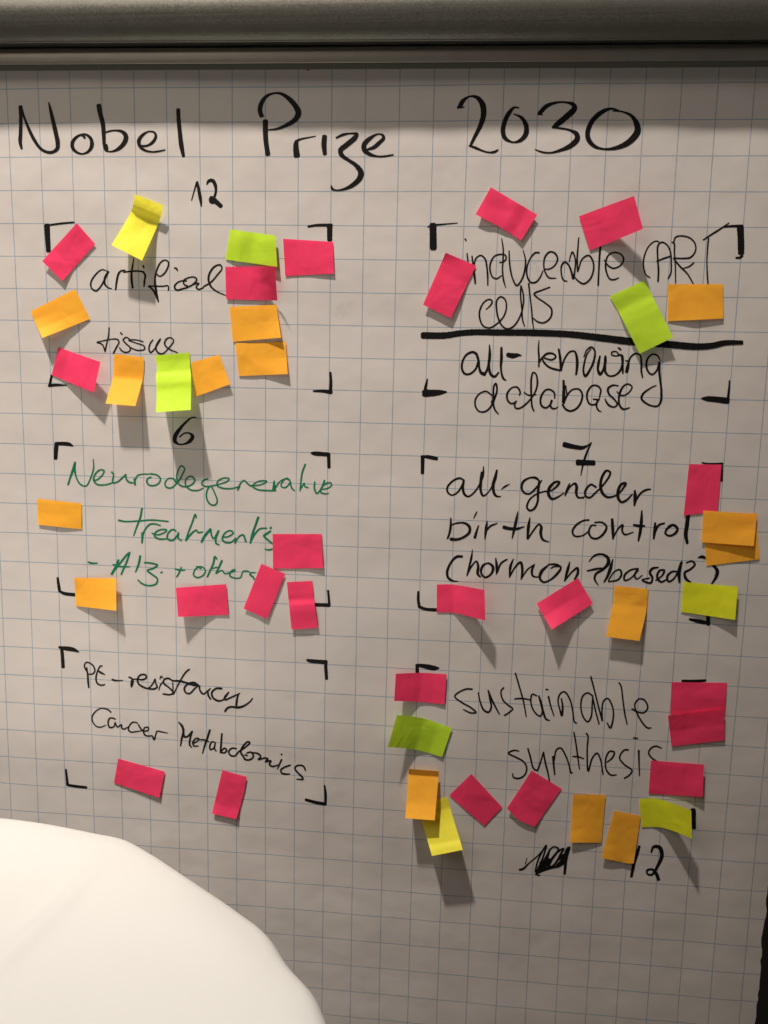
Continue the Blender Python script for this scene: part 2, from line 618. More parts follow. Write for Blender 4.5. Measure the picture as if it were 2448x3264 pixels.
write('"artifical" handwritten in thin black marker', M_BLACK, """
D 270,1075,8 215,1060,10 150,1110,14 100,1190,14 103,1250,14 150,1285,14 200,1240,14 250,1150,16 285,1078,12
D 283,1080,20 245,1150,20 245,1210,18 280,1250,12 318,1260,6
D 405,1080,16 385,1120,18 370,1190,18 360,1272,14
D 370,1170,10 388,1100,12 420,1072,14 462,1065,10
D 552,938,8 540,1020,14 528,1100,18 530,1170,20 540,1255,18
D 440,1086,12 520,1078,14 600,1075,14 650,1083,14
D 650,1080,16 672,1120,18 665,1180,18 660,1240,12
D 650,1015,14 660,1042,12
D 787,1100,12 825,1130,12 870,1105,14 910,1040,14 918,980,14 880,958,12 835,985,14 793,1070,14 775,1170,16 785,1260,20 812,1402,12
D 812,1395,12 775,1310,18 740,1258,16 705,1237,12 790,1235,12 860,1235,12 915,1232,12 918,1280,12
D 980,1043,12 1000,1045,16 1015,1072,10
D 1110,1180,12 1060,1178,12 1010,1200,14 982,1240,16 1005,1275,16 1070,1262,16 1130,1243,14 1190,1205,14 1218,1165,14 1195,1140,12 1140,1142,12 1080,1175,14 1085,1215,14 1130,1238,12
D 1135,1240,12 1200,1210,14 1240,1205,12 1212,1245,14 1235,1268,14 1290,1250,12
D 1290,1240,14 1370,1190,14 1440,1110,14 1485,1045,12 1465,1010,14 1410,1025,16 1355,1095,18 1342,1170,18 1370,1240,16 1430,1290,12 1524,1332,7
""")
write('"tissue" handwritten in thin black marker', M_BLACK, """
E 755,280,12 750,360,12 730,450,12 712,533,14
E 710,522,12 685,460,12 645,440,12 625,435,10 700,417,10 780,402,10 840,403,12 860,430,12 832,490,14 800,552,14
E 875,330,10 893,352,14
E 970,398,8 935,383,12 905,408,14 935,450,12 978,492,12 970,530,12 920,540,12 880,515,12 865,490,8
E 1115,430,12 1080,417,10 1010,407,10 962,412,10 1040,442,10 1125,475,12 1130,508,12 1060,520,12 1000,500,10 985,490,8
E 1218,410,12 1190,450,14 1177,510,14 1195,542,14 1240,500,12 1298,400,14
E 1298,400,16 1265,450,18 1250,500,16 1275,545,14 1320,555,12 1395,485,12 1438,420,12 1410,387,10 1365,398,14 1342,450,14 1380,500,12 1480,544,8
""")
write('black "6" above the neurodegenerative box', M_BLACK, """
5 822,76,3 800,78,6 775,97,9 745,130,14 722,165,18 720,190,16 738,205,7 765,204,7 792,190,15 805,168,15 790,152,7 765,153,6 742,170,6
""")
write('black top left corner mark of the artifical tissue box', M_BLACK, """
3 105,178,24 108,240,22 112,302,20
3 92,182,5 150,172,8 235,163,6
""", name="corner_mark")
write('black top right corner mark of the artifical tissue box', M_BLACK, """
3 1360,184,9 1400,178,11 1474,177,13
3 1464,178,24 1464,248,22
""", name="corner_mark")
write('black bottom left corner mark of the artifical tissue box', M_BLACK, """
E 148,785,22 125,900,24
E 118,893,28 200,887,24 305,890,8
""", name="corner_mark")
write('black bottom right corner mark of the artifical tissue box', M_BLACK, """
3 1467,885,9 1470,930,12 1467,985,14
3 1385,975,7 1430,975,13 1472,980,18
""", name="corner_mark")
write('black top left corner mark of the Neurodegenerative box', M_BLACK, """
J 60,38,34 55,100,36 50,185,30
J 50,42,28 140,43,32 185,50,28 215,66,8
""", name="corner_mark")
write('black top right corner mark of the Neurodegenerative box', M_BLACK, """
K 1235,145,18 1262,150,36 1420,162,38
K 1418,155,34 1422,300,30
""", name="corner_mark")
write('black bottom left corner mark of the Neurodegenerative box', M_BLACK, """
J 70,1308,18 78,1370,24 88,1432,24
J 84,1432,20 130,1456,26 235,1470,28
""", name="corner_mark")
write('black bottom right corner mark of the Neurodegenerative box', M_BLACK, """
K 1412,1600,20 1420,1680,22 1425,1755,26
K 1278,1750,32 1428,1755,34
""", name="corner_mark")
write('black top left corner mark of the PE-resistancy box', M_BLACK, """
N 30,86,22 62,94,34 200,115,44 268,145,12
N 62,100,34 75,240,36 80,328,34
""", name="corner_mark")
write('black top right corner mark of the PE-resistancy box', M_BLACK, """
O 1408,72,18 1432,80,30 1600,95,34
O 1592,80,24 1592,130,30 1600,258,26
""", name="corner_mark")
write('black bottom left corner mark of the PE-resistancy box', M_BLACK, """
7 196,683,8 200,720,10 204,757,12
7 203,757,10 250,764,11 295,769,10
""", name="corner_mark")
write('black bottom right corner mark of the PE-resistancy box', M_BLACK, """
O 1580,1300,14 1590,1380,22 1590,1488,20
O 1395,1440,24 1480,1464,26 1588,1484,28
""", name="corner_mark")
write('heavy black top left corner mark of the induceable box', M_BLACK, """
F 118,48,60 122,272,58
F 68,70,8 110,54,16 200,45,12 350,32,6
""", name="corner_mark")
write('heavy black top right corner mark of the induceable box', M_BLACK, """
G 1132,250,12 1200,205,14 1290,148,14 1375,90,8
G 1308,132,10 1380,122,18 1500,118,22
G 1480,125,60 1486,250,56 1488,375,54
G 1440,420,16 1475,418,20 1500,400,20
""", name="corner_mark")
write('black bottom left corner mark of the database box', M_BLACK, """
H 66,498,10 50,570,24 35,650,22
H 36,632,66 120,630,56 180,625,44 245,620,14
""", name="corner_mark")
write('black bottom right corner mark of the database box', M_BLACK, """
I 1438,512,10 1432,600,18 1422,690,22
I 1172,682,10 1215,684,40 1300,690,50 1422,704,54
""", name="corner_mark")
write('black top left corner mark of the all-gender box', M_BLACK, """
L 80,220,32 80,300,30 78,380,28
L 65,220,14 130,226,30 215,243,30
""", name="corner_mark")
write('black top right corner mark of the all-gender box', M_BLACK, """
M 1150,238,9 1190,246,12 1318,244,10
M 1308,242,18 1308,385,16
""", name="corner_mark")
write('black bottom left corner mark of the all-gender box', M_BLACK, """
6 48,760,9 48,800,11 53,830,11
6 50,828,12 80,840,12 134,844,14
""", name="corner_mark")
write('black bottom right corner mark of the all-gender box', M_BLACK, """
M 1198,1460,28 1200,1535,26
M 1050,1492,16 1120,1508,28 1205,1526,22
""", name="corner_mark")
write('black top left corner mark of the sustainable synthesis box', M_BLACK, """
8 172,52,12 173,90,13
8 168,53,9 200,57,16 245,66,18 264,66,6
""", name="corner_mark")
write('black top right corner mark of the sustainable synthesis box', M_BLACK, """
8 1295,120,9 1345,122,12 1395,118,9
""", name="corner_mark")
write('black bottom right corner mark of the sustainable synthesis box', M_BLACK, """
Q 1538,98,38 1545,235,28
""", name="corner_mark")
write('thick black line dividing the upper right box', M_BLACK, """
4 68,736,28 170,736,27 240,726,25 310,721,25 400,722,26 600,724,27 750,731,27 900,748,29 1040,765,30 1200,777,29 1330,787,27 1400,783,25 1460,770,22 1540,768,16
""")
write('"induceable" handwritten in thin black marker', M_BLACK, """
F 423,182,14 433,200,10
F 440,318,10 450,400,12
F 487,345,12 500,450,14 512,540,18 518,605,14
F 505,430,12 525,365,12 570,338,12 610,370,14 628,450,14 635,530,14 636,620,10
F 745,405,8 785,398,12 810,362,12 800,335,12 750,328,12 700,345,12 662,410,14 657,470,14 680,540,12 720,557,12 765,528,8
F 768,180,8 782,280,12 780,380,12 775,470,12 785,570,14 806,642,6
F 838,295,10 840,380,12 850,470,14 872,560,12 910,622,14 955,570,14 985,480,14 992,380,12 970,288,7
F 1122,312,14 1085,313,14 1035,370,12 1005,460,12 1010,540,14 1042,592,14 1090,590,14 1130,545,12 1158,480,7
F 1170,468,8 1220,465,12 1270,430,12 1295,370,14 1268,315,14 1220,305,14 1178,350,14 1165,430,12 1180,500,12 1215,548,12 1282,552,6
F 1385,583,10 1350,570,12 1330,500,12 1335,430,14 1365,400,16 1400,430,14 1428,500,16 1443,558,18 1460,460,12 1462,370,12 1435,305,12 1415,350,10 1405,400,7
F 1495,170,10 1488,260,12 1480,370,14 1485,490,14
F 1488,485,10 1530,370,12 1590,338,14 1628,390,14 1635,470,14 1600,565,14 1540,605,14 1485,575,12 1460,545,7
G 158,315,16 150,420,16 145,520,14 138,680,14
G 195,438,7 230,490,12 280,518,12 350,490,12 378,430,14 350,385,12 290,370,12 235,395,12 210,460,14 215,550,14 250,620,12 290,625,12 332,608,7
""")
write('"CART" handwritten in thin black marker', M_BLACK, """
G 712,268,10 680,262,10 620,305,10 575,400,12 565,490,12 590,580,10 628,606,9
G 703,645,14 708,540,16 700,420,14 705,300,14 740,272,12 790,300,12 822,370,12 828,470,12 825,560,12 800,615,12
G 690,452,10 760,425,14 825,403,12
G 833,270,8 855,283,12 858,370,12 865,460,12 868,560,10 870,660,8
G 848,285,12 870,225,12 925,213,12 1000,230,12 1050,280,12 1058,350,12 1010,415,14 930,425,12 850,422,12
G 850,425,12 910,500,14 980,570,12 1042,675,9
G 1042,466,12 1000,500,12 945,518,8
G 1180,235,12 1170,350,12 1165,450,10 1168,560,12 1176,672,12
""")
write('"cells" handwritten in thin black marker', M_BLACK, """
F 620,848,7 665,805,12 678,770,12 650,753,12 600,780,12 560,860,14 560,930,14 590,1000,12 650,1022,12 720,985,12 785,915,12 812,830,12 800,755,12 760,728,12 722,760,12 720,850,14 735,930,14 770,1000,12 820,1032,12 880,1005,12 935,925,12 968,820,12 973,720,12 950,625,12
F 948,622,10 945,700,12 958,850,12 965,950,12 985,1008,8
F 1022,602,14 1035,720,12 1050,850,12 1058,950,12 1070,1040,7
F 1222,638,12 1150,665,12 1075,700,14 1105,737,12 1180,788,12 1238,845,14 1228,925,14 1165,973,12 1110,965,12 1065,930,8
""")
write('"all-" above "database", handwritten in black marker', M_BLACK, """
H 530,262,22 495,243,20 440,265,18 400,325,16 392,400,18 420,448,18 465,450,16 520,405,16 545,340,18
H 530,262,22 550,330,20 555,390,18 575,440,26 610,452,30
H 600,462,18 635,400,20 650,320,24 655,250,22 652,175,8
H 648,330,18 650,400,20 665,455,22 700,475,20 740,435,12
H 765,200,18 765,300,24 760,380,18 768,450,16 785,495,18 808,510,10
H 822,268,36 870,278,44 920,272,28 955,275,6
""")
write('"knowing" handwritten in black marker', M_BLACK, """
H 1120,132,6 1115,220,14 1120,300,16 1118,382,12
H 1120,342,12 1150,298,16 1200,257,18 1260,262,14 1278,290,14 1240,316,14 1170,300,12
H 1150,302,14 1170,345,16 1220,388,16 1290,410,16 1330,418,12
H 1306,215,16 1320,300,22 1328,420,18
H 1330,405,14 1360,310,14 1410,242,14 1455,237,14 1476,290,22 1480,370,24 1470,456,16
I 62,290,8 90,225,12 132,196,14 165,230,14 160,310,18 130,390,18 75,470,20 58,425,16 68,340,14 92,262,12 130,212,7
I 215,280,14 200,350,22 195,410,20 215,452,24 245,410,18 265,330,24 266,282,18
I 264,300,22 262,370,22 265,430,20 300,468,14 360,460,14 410,410,18 430,330,18 430,280,12
I 430,275,10 395,270,14 370,240,10 330,243,12 325,268,12 370,280,10 415,265,12
I 420,285,14 428,360,18 430,445,14
I 388,202,14 412,222,14
I 455,325,10 482,332,14 475,390,28 465,432,26
I 480,360,14 505,290,14 550,258,14 592,272,14 605,340,16 605,420,16 617,485,12
I 785,325,8 760,280,14 720,263,14 675,290,16 652,350,18 665,420,16 705,455,14 748,420,14 775,345,18
I 775,340,22 775,430,20 785,520,18 795,620,18 790,705,18 760,752,14 700,750,14 640,720,16 606,680,18 620,640,16 680,590,12 747,556,6
""")
write('"database" handwritten in black marker', M_BLACK, """
H 670,715,14 695,690,12
H 672,650,12 620,614,12 560,635,12 520,690,14 520,755,14 555,803,12 610,805,14 660,765,14 700,680,16 723,600,14 712,540,16 695,560,14 688,640,16 688,730,16 705,790,14 737,828,8
H 935,652,12 942,620,14 915,577,14 870,577,12 820,635,16 825,700,16 860,730,14 905,712,12
H 905,705,12 890,740,14 900,773,14 940,773,14 1000,730,14 1060,660,12 1095,590,14 1105,520,16 1090,450,12 1065,435,12 1048,490,14 1045,580,16 1048,680,14 1055,760,14 1072,800,12
H 978,622,10 1020,650,12 1092,645,8
H 1268,680,10 1265,630,14 1230,600,14 1190,598,14 1150,640,16 1133,700,16 1145,750,16 1185,770,14 1225,740,14 1245,700,12
H 1240,698,16 1228,740,14 1238,770,16 1270,778,12 1300,760,6
H 1352,512,18 1354,600,24 1350,715,26
H 1372,560,10 1382,640,12
H 1352,725,20 1380,660,16 1435,598,12 1498,595,14 1528,640,16 1518,710,16 1475,775,16 1415,800,16 1370,780,16 1342,738,16
I 215,645,14 222,600,14 190,562,14 140,562,14 97,620,16 92,680,16 120,735,14 165,738,14 205,690,10 215,640,12
I 150,688,12 200,692,12
I 188,700,14 183,760,14 205,798,12 228,805,6
I 388,562,10 335,557,14 290,590,18 300,640,16 350,690,14 378,735,14 350,762,12 305,750,16 275,715,14 262,683,8
I 372,615,7 410,650,12 455,648,12 500,610,12 517,570,12 480,545,12 440,562,14 405,620,18 392,690,16 402,750,16 435,782,16 495,768,8
""")
write('"Neurodegenerative" handwritten in green marker', M_GREEN, """
J 235,216,16 215,290,22 190,360,16 168,430,14
J 235,222,14 232,290,16 250,370,12 290,430,12 340,440,10 380,370,12 410,270,12 405,188,7
J 408,395,12 450,378,12 498,330,12 508,298,12 470,290,12 425,330,14 410,385,14 440,425,12 520,430,12 590,410,10
J 580,308,14 598,335,12 588,390,12 595,412,12 640,400,12 685,360,14 717,332,14
J 713,345,14 720,380,14 745,405,14 785,413,10
J 795,375,18 802,433,14
J 803,388,10 822,345,12 870,330,10 930,330,10
J 952,358,12 925,368,12 912,395,14 930,430,12 980,438,12 1028,412,12 1040,370,12 1005,337,12 940,326,12
J 1188,408,16 1165,375,12 1120,370,10 1085,410,12 1095,450,12 1140,460,12 1200,410,12 1250,330,12 1268,275,12 1237,252,12 1205,300,12 1195,370,12 1220,430,12 1270,448,12 1340,425,12 1365,385,12 1325,350,12 1282,380,12 1278,430,12 1320,475,12 1390,483,10 1445,462,8
K 143,418,12 100,432,14 75,472,14 110,498,14 190,492,12 280,470,12 350,443,12 366,418,12 310,410,12 245,445,14 240,490,14 300,518,14 400,520,12 480,498,12
K 190,495,14 160,500,14 128,560,14 130,630,14 170,690,14 220,693,14 240,655,14 218,580,12 182,505,12
K 478,498,14 455,540,14
K 457,535,12 485,470,14 522,435,12 560,468,14 600,500,10
K 595,490,12 660,488,12 730,470,12 765,445,12 725,438,12 655,455,12 615,495,14 660,530,14 740,542,14 860,543,12
K 842,440,12 842,490,26 840,538,38
K 858,510,14 900,450,12 960,418,10 1000,430,10
K 1010,435,12 975,412,12 930,450,12 915,495,12 955,512,12 1000,475,12 1012,445,12 1025,510,14 1058,545,10
K 1172,264,16 1140,350,16 1125,450,14 1117,545,14
K 1130,515,12 1160,465,12 1168,500,12 1202,512,10
K 1272,452,14 1268,520,16 1295,574,14 1345,510,14 1375,435,16
K 1350,530,12 1405,520,12 1450,487,12 1440,462,12 1395,465,14 1345,510,16 1335,560,14 1380,577,12 1418,572,8
""")
write('"Treatments" handwritten in green marker', M_GREEN, """
J 645,764,16 700,776,12 830,772,12 960,763,12 1115,776,10
J 868,650,14 850,740,16 820,820,14 788,910,10
J 868,885,18 870,930,18 866,980,14
J 868,930,14 892,860,14 940,805,14 990,800,12 1040,815,10
J 960,888,10 1010,903,12 1080,880,12 1100,858,12 1050,853,12 995,880,14 985,915,14 1030,942,14 1105,940,10
J 1190,870,10 1160,852,14 1115,885,14 1108,940,14 1155,955,14 1195,915,14 1212,882,14 1208,930,14 1240,960,10
J 1380,745,10 1370,710,14 1340,790,14 1305,880,14 1280,958,14
J 1285,950,14 1340,885,16 1380,858,12 1395,880,14 1440,875,10
K 72,1090,18 110,1020,24 170,950,24
K 170,955,18 178,1010,16 200,1050,14 255,968,18
K 255,968,18 225,1050,18 228,1100,16 262,1118,10
K 295,1035,12 355,1030,14 410,990,14 375,966,14 315,1000,14 295,1060,16 330,1092,14 390,1088,14 430,1050,12
K 432,1045,16 430,1100,18
K 430,1095,12 475,1025,14 515,1012,16 532,1050,16 545,1085,16
K 675,824,22 645,910,20 610,1010,20 590,1100,16
K 595,1080,14 640,1000,16 690,948,14 765,940,10
K 803,937,26 808,939,24
K 805,972,16 762,1000,20 735,1022,20 770,1060,16 825,1105,16
K 742,1162,8 790,1170,14 835,1158,14
""")
write('"- Alz. + others" handwritten in green marker', M_GREEN, """
J 360,1160,14 390,1170,14 445,1170,10
J 645,1140,18 620,1200,18 580,1275,18
J 580,1272,14 660,1170,16 725,1090,16 752,1067,12
J 752,1070,14 725,1150,16 690,1230,16 670,1278,12
J 592,1182,12 650,1200,14 752,1205,8
J 850,1102,18 835,1180,18 805,1255,10
J 888,1165,12 950,1170,14 1012,1190,14 975,1218,14 918,1240,14 960,1275,14 1012,1320,14 1000,1365,14 930,1382,12 865,1362,12 828,1327,8
J 1050,1256,20 1052,1260,20
J 1238,1208,10 1218,1260,14 1195,1300,12
J 1180,1225,12 1220,1236,12 1272,1237,8
J 1425,1222,10 1395,1210,12 1360,1245,12 1355,1285,12 1390,1306,12 1440,1288,12 1465,1245,12 1440,1208,10 1380,1203,10
K 236,1268,14 215,1242,18 200,1310,18 165,1390,16 135,1455,16
K 290,1285,20 265,1340,18 235,1400,16 225,1420,12
K 170,1372,10 240,1352,12
K 228,1418,12 290,1388,12 320,1420,12 370,1412,12 430,1388,12 422,1376,10 385,1400,14 372,1440,14 410,1465,12 485,1463,12 512,1400,12 545,1393,12 580,1402,10
K 642,1412,10 600,1412,12 585,1430,14 620,1458,16 636,1488,12
""")
write('"all-gender" handwritten in black marker', M_BLACK, """
L 470,445,12 430,427,16 370,450,16 315,510,16 315,555,16 355,587,12 410,560,14 455,490,16 472,445,14
L 468,452,20 460,520,22 475,578,20 510,600,14 570,558,14 620,480,12 650,400,18 656,315,7
L 640,370,20 630,450,24 628,540,22 652,593,16 700,560,10 750,470,12 782,365,10
L 782,350,14 766,420,26 746,490,26 755,568,22 780,598,16 820,600,6
L 824,532,5 855,508,16 902,482,5
L 1195,470,10 1150,425,20 1090,424,14 1030,460,20 1015,520,18 1040,565,16 1090,573,14 1150,520,16 1205,445,9
L 1180,470,22 1170,560,20 1165,650,18 1130,718,18 1090,732,16 1065,700,16 1090,630,14 1150,580,12 1230,552,12 1290,545,12 1350,500,18 1372,465,18 1335,462,18 1282,510,24 1267,570,26 1300,622,20 1350,608,14 1415,565,7
L 1468,478,12 1440,550,20 1425,593,10
L 1440,562,12 1480,500,12 1520,478,20 1535,510,24 1530,562,22 1545,605,16 1600,614,10
M 160,522,8 210,512,8
M 303,435,12 260,413,14 217,460,16 217,503,14 250,518,14 295,480,12 355,420,12 405,350,14 415,315,14 385,302,16 350,350,18 337,420,20 352,480,20 390,513,16 440,508,12 480,488,10 520,440,14 540,403,16 505,410,18 478,460,20 478,520,20 505,553,16 545,538,14 592,490,9
M 612,462,14 615,520,28 608,582,12
M 620,540,12 660,482,14 700,457,14 738,450,10
""")
write('"birth" handwritten in black marker', M_BLACK, """
L 347,802,10 345,880,20 335,940,18 315,998,14
L 350,870,10 400,852,14 480,852,18 523,890,24 520,940,22 460,988,20 400,1006,22 345,1002,28
L 608,875,9 590,930,18 572,990,24
L 596,740,5 580,770,12 563,805,7
L 690,832,8 680,900,24 668,1003,9
L 685,920,12 720,880,16 785,853,8
L 980,742,6 965,820,22 945,910,22 925,996,9
L 845,890,30 900,903,28 970,905,22 1040,885,9
L 1094,800,8 1080,880,26 1070,1000,16
L 1073,1003,12 1120,930,14 1180,862,14 1200,885,22 1195,950,24 1217,1008,18 1275,1029,6
""")
write('"control" handwritten in black marker', M_BLACK, """
M 245,697,12 200,702,12 140,740,14 112,790,14 130,825,12 190,823,10 240,790,9
M 300,742,10 268,740,12 243,790,14 265,838,14 310,845,14 365,802,16 385,750,14 350,717,12 290,717,10
M 430,690,18 435,770,22 438,848,14
M 440,835,10 480,765,12 515,737,14 510,780,14 530,813,12 600,795,7
M 668,622,10 665,700,22 655,790,22 640,865,12
M 602,737,16 650,745,20 692,745,12
M 775,720,14 770,790,22 763,850,12
M 773,800,12 800,742,16 850,722,12
M 905,745,12 870,768,16 857,805,14 890,824,14 940,800,18 953,765,18 920,737,18 880,750,14
M 1040,660,26 1030,740,28 1020,810,28 1032,883,20
""")
write('"(hormon" handwritten in black marker', M_BLACK, """
L 455,1167,20 405,1168,22 350,1220,18 312,1310,22 322,1368,20 370,1398,14 417,1400,5
L 551,1102,6 540,1180,18 520,1260,16 498,1350,10
L 500,1342,12 540,1262,14 588,1212,14 605,1260,22 600,1330,22 627,1360,12
L 705,1225,10 650,1252,20 632,1320,18 670,1363,16 728,1330,18 745,1270,24 720,1238,18 680,1228,10
L 770,1182,10 780,1260,24 776,1335,7
L 785,1322,8 820,1232,16 878,1192,12
L 937,1190,8 910,1260,22 900,1365,9
L 905,1352,12 950,1272,14 1005,1222,20 1022,1290,22 1010,1383,10
L 1015,1372,10 1070,1290,12 1138,1240,9
L 1132,1247,14 1112,1300,20 1122,1350,16 1180,1362,9
L 1290,1280,10 1320,1262,12 1375,1262,10
L 1262,1252,14 1202,1310,26 1187,1370,20 1220,1408,16 1280,1390,14 1350,1330,20 1385,1270,16 1340,1242,18 1265,1242,10
L 1470,1217,8 1450,1290,24 1420,1400,10
L 1425,1392,10 1490,1312,14 1542,1275,20 1546,1320,22 1515,1385,14
""")
write('"-?based?)" handwritten in black marker', M_BLACK, """
M 245,1030,6 290,982,14 350,972,14 395,1000,22 400,1040,26 360,1090,18 300,1130,16 290,1170,14 320,1222,5
M 230,1105,10 300,1090,16 350,1082,8
M 436,1012,8 415,1090,24 392,1150,18 365,1196,10
M 400,1182,8 450,1110,10 492,1096,12 505,1130,14 478,1175,12 400,1192,9
M 640,1087,12 580,1097,12 530,1140,14 530,1180,12 570,1170,10 640,1100,10
M 635,1092,12 610,1140,14 627,1170,10 672,1140,6
M 800,1077,10 752,1087,18 732,1118,18 752,1158,16 742,1200,14 700,1195,14 670,1178,10 730,1162,9
M 780,1182,10 832,1140,12 848,1102,14 812,1102,14 790,1150,16 820,1193,14 872,1172,9
M 958,1110,10 910,1112,14 872,1150,16 882,1190,14 920,1172,12 960,1105,12 990,1028,10
M 984,1040,20 965,1120,24 970,1200,14
M 1025,1040,10 1070,1027,12 1093,1052,14 1060,1090,14 1012,1120,16 1022,1168,20 1060,1198,12
M 1120,1000,8 1150,992,22 1178,1003,18
M 1225,1050,14 1272,1100,24 1265,1150,22 1228,1208,9
""")
write('black crossed "7" above the birth control box', M_BLACK, """
M 45,92,38 110,108,34 190,118,26 235,100,12 265,76,6
M 262,80,8 230,150,14 200,240,14 179,340,5
M 152,236,42 285,240,36
""")
write('"PE-resistancy" handwritten in thin black marker', M_BLACK, """
N 362,330,14 375,420,18 380,500,20 388,572,16
N 358,372,12 335,312,14 355,270,14 400,277,14 448,320,14 460,375,14 430,408,14 370,408,10
N 552,312,12 530,312,16 495,370,14 475,450,16 487,515,16 530,543,16 582,535,12
N 490,367,14 540,395,20 582,417,8
N 668,475,18 710,487,18 798,486,6
N 870,445,16 912,470,18 915,520,20 900,565,14 895,520,12 910,478,14 960,470,12 1030,477,18 1078,455,18 1070,420,18 1012,420,18 977,460,18 982,520,18 1050,568,18 1100,580,14 1160,520,14 1185,468,12 1192,520,14 1210,565,18 1170,588,18 1110,587,16
N 1285,495,12 1250,540,14 1228,605,8
N 1243,470,9 1257,437,16 1280,456,9
N 1400,492,14 1340,460,18 1290,480,18 1290,520,18 1350,570,16 1402,630,18 1370,655,16 1280,648,16
N 1397,510,10 1400,580,12 1402,652,12 1450,560,14 1510,450,16 1560,380,18 1600,350,14
N 1390,490,16 1490,495,22 1560,515,20 1660,547,18
O 180,285,13 280,308,16 362,332,12
O 345,318,12 300,292,14 240,310,16 207,350,16 222,393,14 260,400,14 310,352,14 352,325,12 360,370,14 392,405,14 440,372,12 462,352,10
O 437,375,14 442,420,16 467,458,12
O 575,353,16 520,352,16 477,390,16 487,440,16 540,473,16 592,458,12 642,388,12
O 642,388,12 600,440,14 605,462,14 680,432,14 750,400,9
O 735,405,14 725,450,16 716,518,18
O 605,578,16 622,550,18 660,532,16 740,537,20 800,517,16 850,480,12 876,447,9
""")
write('"Cancer" handwritten in thin black marker', M_BLACK, """
N 655,868,14 620,838,14 540,820,12 480,850,12 432,910,14 430,970,14 470,1030,12 520,1048,12 597,1022,6
N 710,952,12 672,937,14 637,942,16 620,1000,16 640,1050,16 690,1040,14 705,990,12 712,1010,14 732,1045,14 780,1018,14 785,1058,16 812,1070,14 852,1048,10
N 975,997,12 920,987,14 882,1020,14 862,1070,16 892,1105,14 960,1100,12 1030,1090,9
N 980,1012,12 1010,1060,16 1042,1092,14 1100,1085,14 1105,1052,14 1062,1052,14 1045,1092,16 1062,1140,16 1110,1155,14 1150,1152,14 1172,1198,18 1190,1150,14 1208,1097,14 1270,1105,12 1338,1118,6
""")
write('"Metabolomics" handwritten in thin black marker', M_BLACK, """
O 150,680,8 185,720,20 198,770,20 180,850,16 170,915,9
O 195,742,16 210,825,16 240,820,16 285,770,14
O 285,770,14 265,840,16 260,905,14 282,930,8
O 292,888,12 330,870,12 348,842,12 318,842,12 290,882,14 302,913,12 345,915,8
O 458,757,16 435,830,18 410,900,16 385,988,9
O 350,852,8 400,855,12 447,872,9
O 515,885,10 480,873,12 457,910,14 462,950,12 498,930,12 512,885,10 502,940,14 520,965,10
O 575,792,14 570,860,16 565,930,16 560,980,12
O 563,972,12 600,937,14 623,955,14 605,980,14 565,980,10
O 718,940,12 672,937,14 642,970,14 662,1008,14 705,1010,14 735,975,14 800,930,12 848,882,14 830,872,14 780,920,16 760,970,16 772,1005,14
O 815,985,10 860,975,14 884,1015,14 852,1048,14 802,1045,16 778,1000,14
O 825,1010,12 800,1000,12
O 860,978,10 930,990,14 955,1018,14 930,1048,12 1000,1032,14 1025,1042,14 1000,1070,12 1055,1060,14 1040,1095,14 1070,1115,14 1125,1100,9
O 1160,1047,14 1140,1090,14 1118,1140,9
O 1158,995,18 1162,998,16
O 1247,1102,12 1190,1122,14 1152,1150,14 1162,1180,14 1200,1190,14 1240,1188,8
O 1395,1155,12 1372,1112,14 1320,1105,14 1290,1130,14 1312,1170,14 1358,1215,16 1370,1240,12 1308,1240,9
""")
write('"sustainable" handwritten in thin black marker', M_BLACK, """
P 202,182,12 150,182,10 70,235,10 120,280,10 190,320,10 230,358,10 190,360,10 135,335,7
P 248,208,9 260,270,10 290,340,12 325,355,12 345,320,12 335,250,12 322,190,9
P 322,190,9 350,260,12 385,330,10 408,372,7
P 440,170,10 420,195,10 432,260,10 470,300,10 507,330,10 480,358,10 445,380,10
P 528,60,10 560,170,10 590,280,10 610,390,7
P 522,255,9 580,252,10 640,262,7
P 690,232,9 655,220,10 645,280,10 670,350,10 713,385,10 733,355,10 725,290,12 705,232,8
P 705,232,12 735,340,14 760,408,12 787,418,7
P 778,237,13 795,310,10 820,385,7
P 758,183,9 776,186,9
P 875,252,9 885,310,12 878,380,14 865,340,10 850,265,10 870,212,10 900,202,10 940,260,10 960,340,10 975,430,10 990,438,8
P 1115,235,9 1075,210,10 1040,230,10 1022,300,10 1040,390,10 1075,428,10 1100,390,10 1108,300,10 1112,242,9
P 1112,240,9 1130,330,10 1160,445,9
P 1098,87,11 1130,210,10 1160,330,10 1185,420,12
P 1185,420,10 1182,340,10 1195,270,10 1225,252,10 1260,310,10 1268,390,10 1245,473,12 1220,435,7
P 1310,133,9 1325,155,10 1340,260,10 1355,370,10 1372,448,7
P 1408,330,10 1450,353,10 1500,358,10 1528,318,10 1500,262,10 1460,256,10 1430,300,10 1450,370,10 1498,448,10 1530,475,10 1555,473,7
""")
